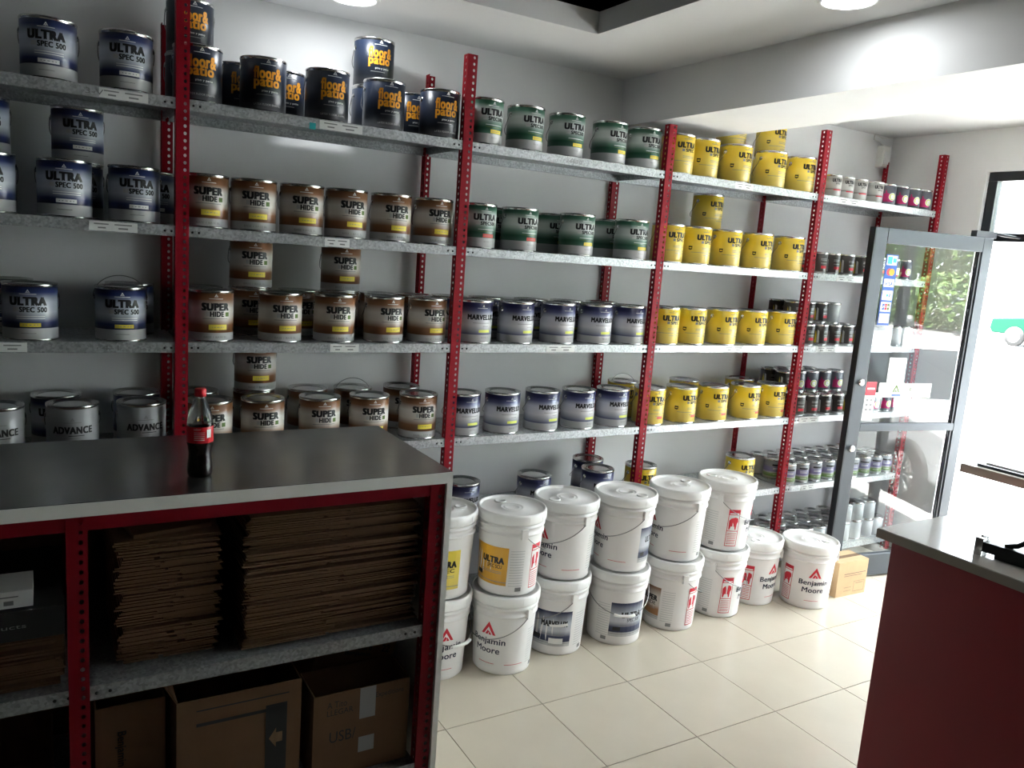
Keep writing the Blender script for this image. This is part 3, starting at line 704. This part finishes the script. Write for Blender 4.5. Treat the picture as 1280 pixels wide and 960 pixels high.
def sheet_stack(x0, x1, y0, y1, z, ztop, lab, grp, sag=0):
    k = 0; made = []
    while z < ztop:
        h = random.uniform(.008, .0125); j = [random.uniform(-.012, .012) for _ in range(4)]
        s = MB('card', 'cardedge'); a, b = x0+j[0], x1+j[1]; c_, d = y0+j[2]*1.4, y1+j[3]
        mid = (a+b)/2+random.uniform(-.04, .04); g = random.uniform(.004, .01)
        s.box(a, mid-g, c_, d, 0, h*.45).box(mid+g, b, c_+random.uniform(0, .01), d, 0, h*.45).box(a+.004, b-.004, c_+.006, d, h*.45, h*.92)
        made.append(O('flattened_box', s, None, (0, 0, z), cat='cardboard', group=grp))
        z += h; k += 1
    for n, o in enumerate(reversed(made)):
        q = n+1; o['label'] = f"{q}{'th' if 10 < q < 20 else {1: 'st', 2: 'nd', 3: 'rd'}.get(q % 10, 'th')} {lab}" 
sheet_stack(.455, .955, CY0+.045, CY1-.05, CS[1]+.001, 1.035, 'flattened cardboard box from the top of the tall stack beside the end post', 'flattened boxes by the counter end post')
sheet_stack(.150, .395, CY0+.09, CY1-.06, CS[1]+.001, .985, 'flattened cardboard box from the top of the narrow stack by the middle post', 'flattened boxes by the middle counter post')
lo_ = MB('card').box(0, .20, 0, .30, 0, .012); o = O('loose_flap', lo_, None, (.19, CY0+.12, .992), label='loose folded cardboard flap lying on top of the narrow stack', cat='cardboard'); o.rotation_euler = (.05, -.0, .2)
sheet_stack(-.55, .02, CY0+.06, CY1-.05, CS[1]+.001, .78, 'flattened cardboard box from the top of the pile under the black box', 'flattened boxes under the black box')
bf = T('flat_box', 'black flat product box lying on flattened cardboard in the counter', 'box', (-.40, CY0+.06, .792))
O('body', MB('black').box(0, .43, 0, .42, 0, .075), bf)
O('print', art([('t', 'Zoned Range Products', .30, .014, .20, .035, 0, 0)], ['midgrey']), bf)
wb = T('small_box', 'small white box standing on the black flat box', 'box', (-.165, CY0+.08, .868))
O('body', MB('white').box(0, .13, 0, .12, 0, .042), wb); O('print', art([('r', .05, .10, .027, .030, 0), ('r', .07, .09, .008, .019, 0)], ['midgrey']), wb)

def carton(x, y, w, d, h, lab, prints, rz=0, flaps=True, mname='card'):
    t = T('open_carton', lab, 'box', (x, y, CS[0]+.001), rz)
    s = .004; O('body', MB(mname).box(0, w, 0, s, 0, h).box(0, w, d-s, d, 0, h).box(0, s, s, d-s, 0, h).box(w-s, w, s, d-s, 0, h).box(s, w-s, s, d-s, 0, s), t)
    if flaps:
        f = O('flap', MB(mname).box(0, w, 0, s, 0, .13), t, (0, d-s, h)); f.rotation_euler = (-.35, 0, 0)
        f = O('flap', MB(mname).box(0, s, 0, d, 0, .10), t, (0, 0, h)); f.rotation_euler = (0, -.5, 0)
    if prints: O('print', art(prints, ['black', 'midgrey', 'cardedge']), t)
    return t
arrow = [('r', .05, .30, .30, .304, 0), ('r', .05, .235, .07, .078, 0), ('r', .05, .235, .255, .265, 0), ('r', .235, .295, .065, .275, 0), ('p', [(.245, .17), (.265, .20), (.265, .185), (.283, .185), (.283, .155), (.265, .155), (.265, .14)], 2)]
carton(.285, CY0+.06, .335, .42, .335, 'open cardboard carton with printed black arrow panel', arrow)
carton(.655, CY0+.05, .30, .15, .27, 'open cardboard carton with handwriting and clear tape strip', [('t', 'A Tito', .06, .02, .07, .235, 0, 0), ('t', 'LLEGAR', .08, .018, .08, .21, 0, 0), ('t', 'USB/', .08, .035, .09, .13, 0, 0), ('t', 'Expeditions', .09, .022, .235, .235, 0, 0), ('r', .14, .19, .17, .27, 1), ('r', .14, .19, .06, .11, 1)], flaps=False)
tl = T('tilted_carton', 'cardboard carton with printed words tilted inside the handwritten carton', 'box', (.655, CY0+.235, CS[0]+.085), 0); tl.rotation_euler = (0, .28, .05)
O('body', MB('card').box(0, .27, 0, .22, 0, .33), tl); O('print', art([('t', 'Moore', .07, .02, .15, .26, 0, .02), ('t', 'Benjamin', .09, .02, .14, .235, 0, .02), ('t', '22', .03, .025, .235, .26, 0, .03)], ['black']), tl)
tall = carton(.095, CY0+.12, .17, .36, .33, 'tall cardboard carton standing right behind the middle counter post', [], flaps=False)
pr = O('print', art([('t', 'Benjamin Moore', .19, .028, 0, 0, 0, .02)]+peak(.12, -.012, .018, 0), ['black']), tall, (.06, 0, .16)); pr.rotation_euler = (0, PI/2, 0)
carton(-.40, CY0+.05, .40, .42, .18, 'low open cardboard carton under the black flat box', [], flaps=False)

# cola bottle on the counter
bt = T('soda_bottle', 'plastic cola bottle with red cap and label on the steel counter top', 'bottle', (.354, 2.192, CT), 0)
prof = [(0, .004), (.018, .003), (.026, 0), (.031, .006), (.0325, .02), (.030, .045), (.0285, .06), (.0305, .078), (.033, .092), (.033, .142), (.0315, .158), (.026, .180), (.019, .198), (.0145, .210), (.0125, .216), (.0125, .226)]
O('bottle', MB('pet').lathe(prof, 36), bt)
O('cola', MB('cola').lathe([(0, .006)]+[(r-.0016, z+.001) for r, z in prof[2:10]]+[(0, .142)], 36), bt)
O('cap', MB('capred').lathe([(.0128, .216), (.0148, .217), (.0148, .235), (.013, .2375), (0, .2375)], 30), bt)
lb = O('label', MB('capred').lathe([(.0334, .0955), (.0336, .096), (.0336, .1385), (.0334, .139)], 36), bt)
O('print', art([('r', .012, .024, .11, .132, 0)]+[('r', -.02, .006, .104+.005*k, .1055+.005*k, 0) for k in range(5)]+[('t', 'Coca-Cola', .05, .018, .10, .118, 0, 0), ('t', 'sabor', .018, .006, -.012, .134, 0, 0)], ['white'], wrap=lambda z: .0336, cut=.006), lb)

# ------------------------------------------------------------------ red counter and far table at the right
rc = T('red_counter', 'red panelled service counter with grey laminate top', 'counter')
RXa, RYa, RT = 2.165, 1.415, 1.05
soft(O('body', MB('counterred').box(RXa+.035, RXa+.62, -1.2, RYa-.03, 0, RT-.03), rc), .003)
soft(O('top', MB('laminate').box(RXa, RXa+.66, -1.23, RYa, RT-.03, RT), rc), .002)
O('edge_band', MB('edgebrown').box(RXa-.0015, RXa, -1.23, RYa, RT-.029, RT-.003), rc)
def on_counter(u, v): r = ray(u, v); return r*((RT-H)/r.z)
pa, pb = on_counter(1230, 693), on_counter(1290, 712)
tg = T('hand_tool', 'black metal hand tool with short lever lying on the red counter', 'tool', (pa.x, pa.y, RT), math.atan2(pb.y-pa.y, pb.x-pa.x))
O('body', MB('black').box(0, .26, -.018, .018, .012, .04).box(.03, .26, -.012, .012, 0, .012), tg)
O('lever', MB('black').tube([(.05, 0, .04), (.08, 0, .052), (.11, 0, .078)], .007, 8), tg)
O('jaw', MB('tin').box(-.02, 0, -.022, -.014, .0, .05).box(-.02, 0, .014, .022, .0, .05).box(-.02, 0, -.014, .014, .02, .03), tg)
ft = T('far_table', 'table with brown edged top by the shop window', 'table')
O('tabletop', MB('bandwhite').box(3.345, 3.95, .2, 1.85, 1.012, 1.048), ft); O('edge_band', MB('edgebrown').box(3.342, 3.345, .2, 1.85, 1.012, 1.048).box(3.342, 3.95, 1.85, 1.853, 1.012, 1.048), ft)
for x, y in ((3.60, 1.45), (3.80, 1.45), (3.60, .45), (3.80, .45)): O('leg', MB('bandwhite').box(x, x+.035, y-.035, y, 0, 1.012), ft)
fd = T('document_folder', 'dark folder of papers lying on the brown edged table', 'folder', (3.37, 1.38, 1.048))
O('cover', MB('frameblack').box(0, .32, 0, .42, 0, .012), fd); O('papers', MB('white').box(.03, .30, .02, .40, .012, .018), fd)

# ------------------------------------------------------------------ outside
GZ = -.30
S('ground', MB('forecourt').box(WX+.15, 90, -70, 70, GZ-.2, GZ))
S('doorstep', MB('concrete').box(WX+.10, WX+.75, -2.5, 3.4, GZ, -.02))
S('road', MB('asphalt').box(11, 24, -70, 11, GZ, GZ+.01))
def car_side(m_, w, poly): return MB(m_).prism(poly, -w/2, w/2)
# profile polygons are x = length, z = height; the car's length runs along the shop front
pc = T('parked_car', 'pale silver car parked outside the shop front', 'car', (7.06, -.93, GZ), PI/2)
soft(O('body', car_side('carwhite', 1.66, [(-2.0, .32), (2.05, .30), (2.12, .45), (2.08, .68), (1.85, .80), (.95, .95), (-1.75, 1.0), (-2.05, .9), (-2.1, .5)]), pc), .05, 3)
soft(O('cabin', car_side('carglass', 1.46, [(.95, .94), (.35, 1.38), (-1.0, 1.42), (-1.75, .98)]), pc), .05, 3)
soft(O('roof', car_side('carwhite', 1.40, [(.32, 1.385), (.28, 1.42), (-.95, 1.46), (-1.05, 1.42)]), pc), .02)
for x in (1.42, -1.25):
    for y in (-.80, .80):
        ww = O('wheel', MB('tyre').lathe([(.20, -.09), (.31, -.09), (.325, -.06), (.325, .06), (.31, .09), (.20, .09)], 36), pc, (x, y, .325)); ww.rotation_euler = (PI/2, 0, 0)
        hh = MB('tin').lathe([(0, .075), (.05, .09), (.06, .07), (.20, .075), (.21, .09)], 30).lathe([(0, -.075), (.05, -.09), (.06, -.07), (.20, -.075), (.21, -.09)], 30)
        for k in range(9):
            a = 2*PI*k/9
            for s in (-1, 1): hh.tube([(.03*math.cos(a), .03*math.sin(a), s*.085), (.195*math.cos(a), .195*math.sin(a), s*.088)], .014, 6)
        O('hubcap', hh, ww)
tk = T('pickup_truck', 'green pickup truck parked across the bright street', 'truck', (31.9, 14.5, GZ), PI/2)
soft(O('body', car_side('cargreen', 1.75, [(-2.5, .45), (2.4, .42), (2.5, .6), (2.45, .95), (1.3, 1.08), (-.5, 1.12), (-.55, 1.05), (-2.5, 1.05)]), tk), .05, 2)
soft(O('cabin', car_side('carglass', 1.5, [(1.25, 1.06), (.75, 1.60), (-.4, 1.64), (-.55, 1.08)]), tk), .04, 2)
soft(O('roof', car_side('cargreen', 1.48, [(.75, 1.60), (.7, 1.66), (-.38, 1.70), (-.45, 1.62)]), tk), .02)
for x in (1.55, -1.5):
    for y in (-.82, .82):
        ww = O('wheel', MB('tyre').lathe([(.22, -.1), (.34, -.1), (.36, -.07), (.36, .07), (.34, .1), (.22, .1)], 30), tk, (x, y, .36)); ww.rotation_euler = (PI/2, 0, 0)
        O('hubcap', MB('midgrey').lathe([(0, -.08), (.06, -.1), (.22, -.08), (.23, -.1)], 24).lathe([(0, .08), (.06, .1), (.22, .08), (.23, .1)], 24), ww)
def bush(name, lab, cat, x, y, rx, ry, z0, h, n, trunk=0, size=.22):
    t = T(name, lab, cat, (x, y, GZ), 0, 'greenery across the road'); L = MB('leaf'); rnd = random.Random(x*31+y)
    for _ in range(n):
        a, b = rnd.uniform(0, 2*PI), rnd.uniform(-1, 1); r = rnd.uniform(.55, 1)**.5; q = math.sqrt(1-b*b)
        c0 = Vector((rx*r*q*math.cos(a), ry*r*q*math.sin(a), z0+h/2+h/2*r*b))
        u_ = Vector((rnd.gauss(0, 1), rnd.gauss(0, 1), rnd.gauss(0, 1))).normalized(); w_ = u_.orthogonal().normalized(); s_ = size*rnd.uniform(.6, 1.2)
        L.quadset([c0-u_*s_, c0+w_*s_*.45, c0+u_*s_, c0-w_*s_*.45], [(0, 1, 2, 3)])
    O('foliage', L, t)
    tr = MB('bark'); tr.tube([(0, 0, 0), (.05, 0, (z0+h*.4)/2), (0, .05, z0+h*.5)], .12 if trunk else .06, 8); O('trunk', tr, t)
for k in range(9):
    bush('hedge_bush', f'dense green hedge bush across the road, {ORD[8-k]} counting away from the pickup truck', 'bush', 26.5+random.uniform(-.5, .5), -34+4.2*k, 1.6, 2.05, 0, 2.6, 1500)
for k, (x, y) in enumerate(((29, -30), (30, -22), (29, -12), (31, -3))):
    bush('street_tree', f'leafy tree behind the hedge across the road, {ORD[3-k]} from the pickup truck', 'tree', x, y, 2.6, 3, 2.2, 4.2, 1800, 1, .3)
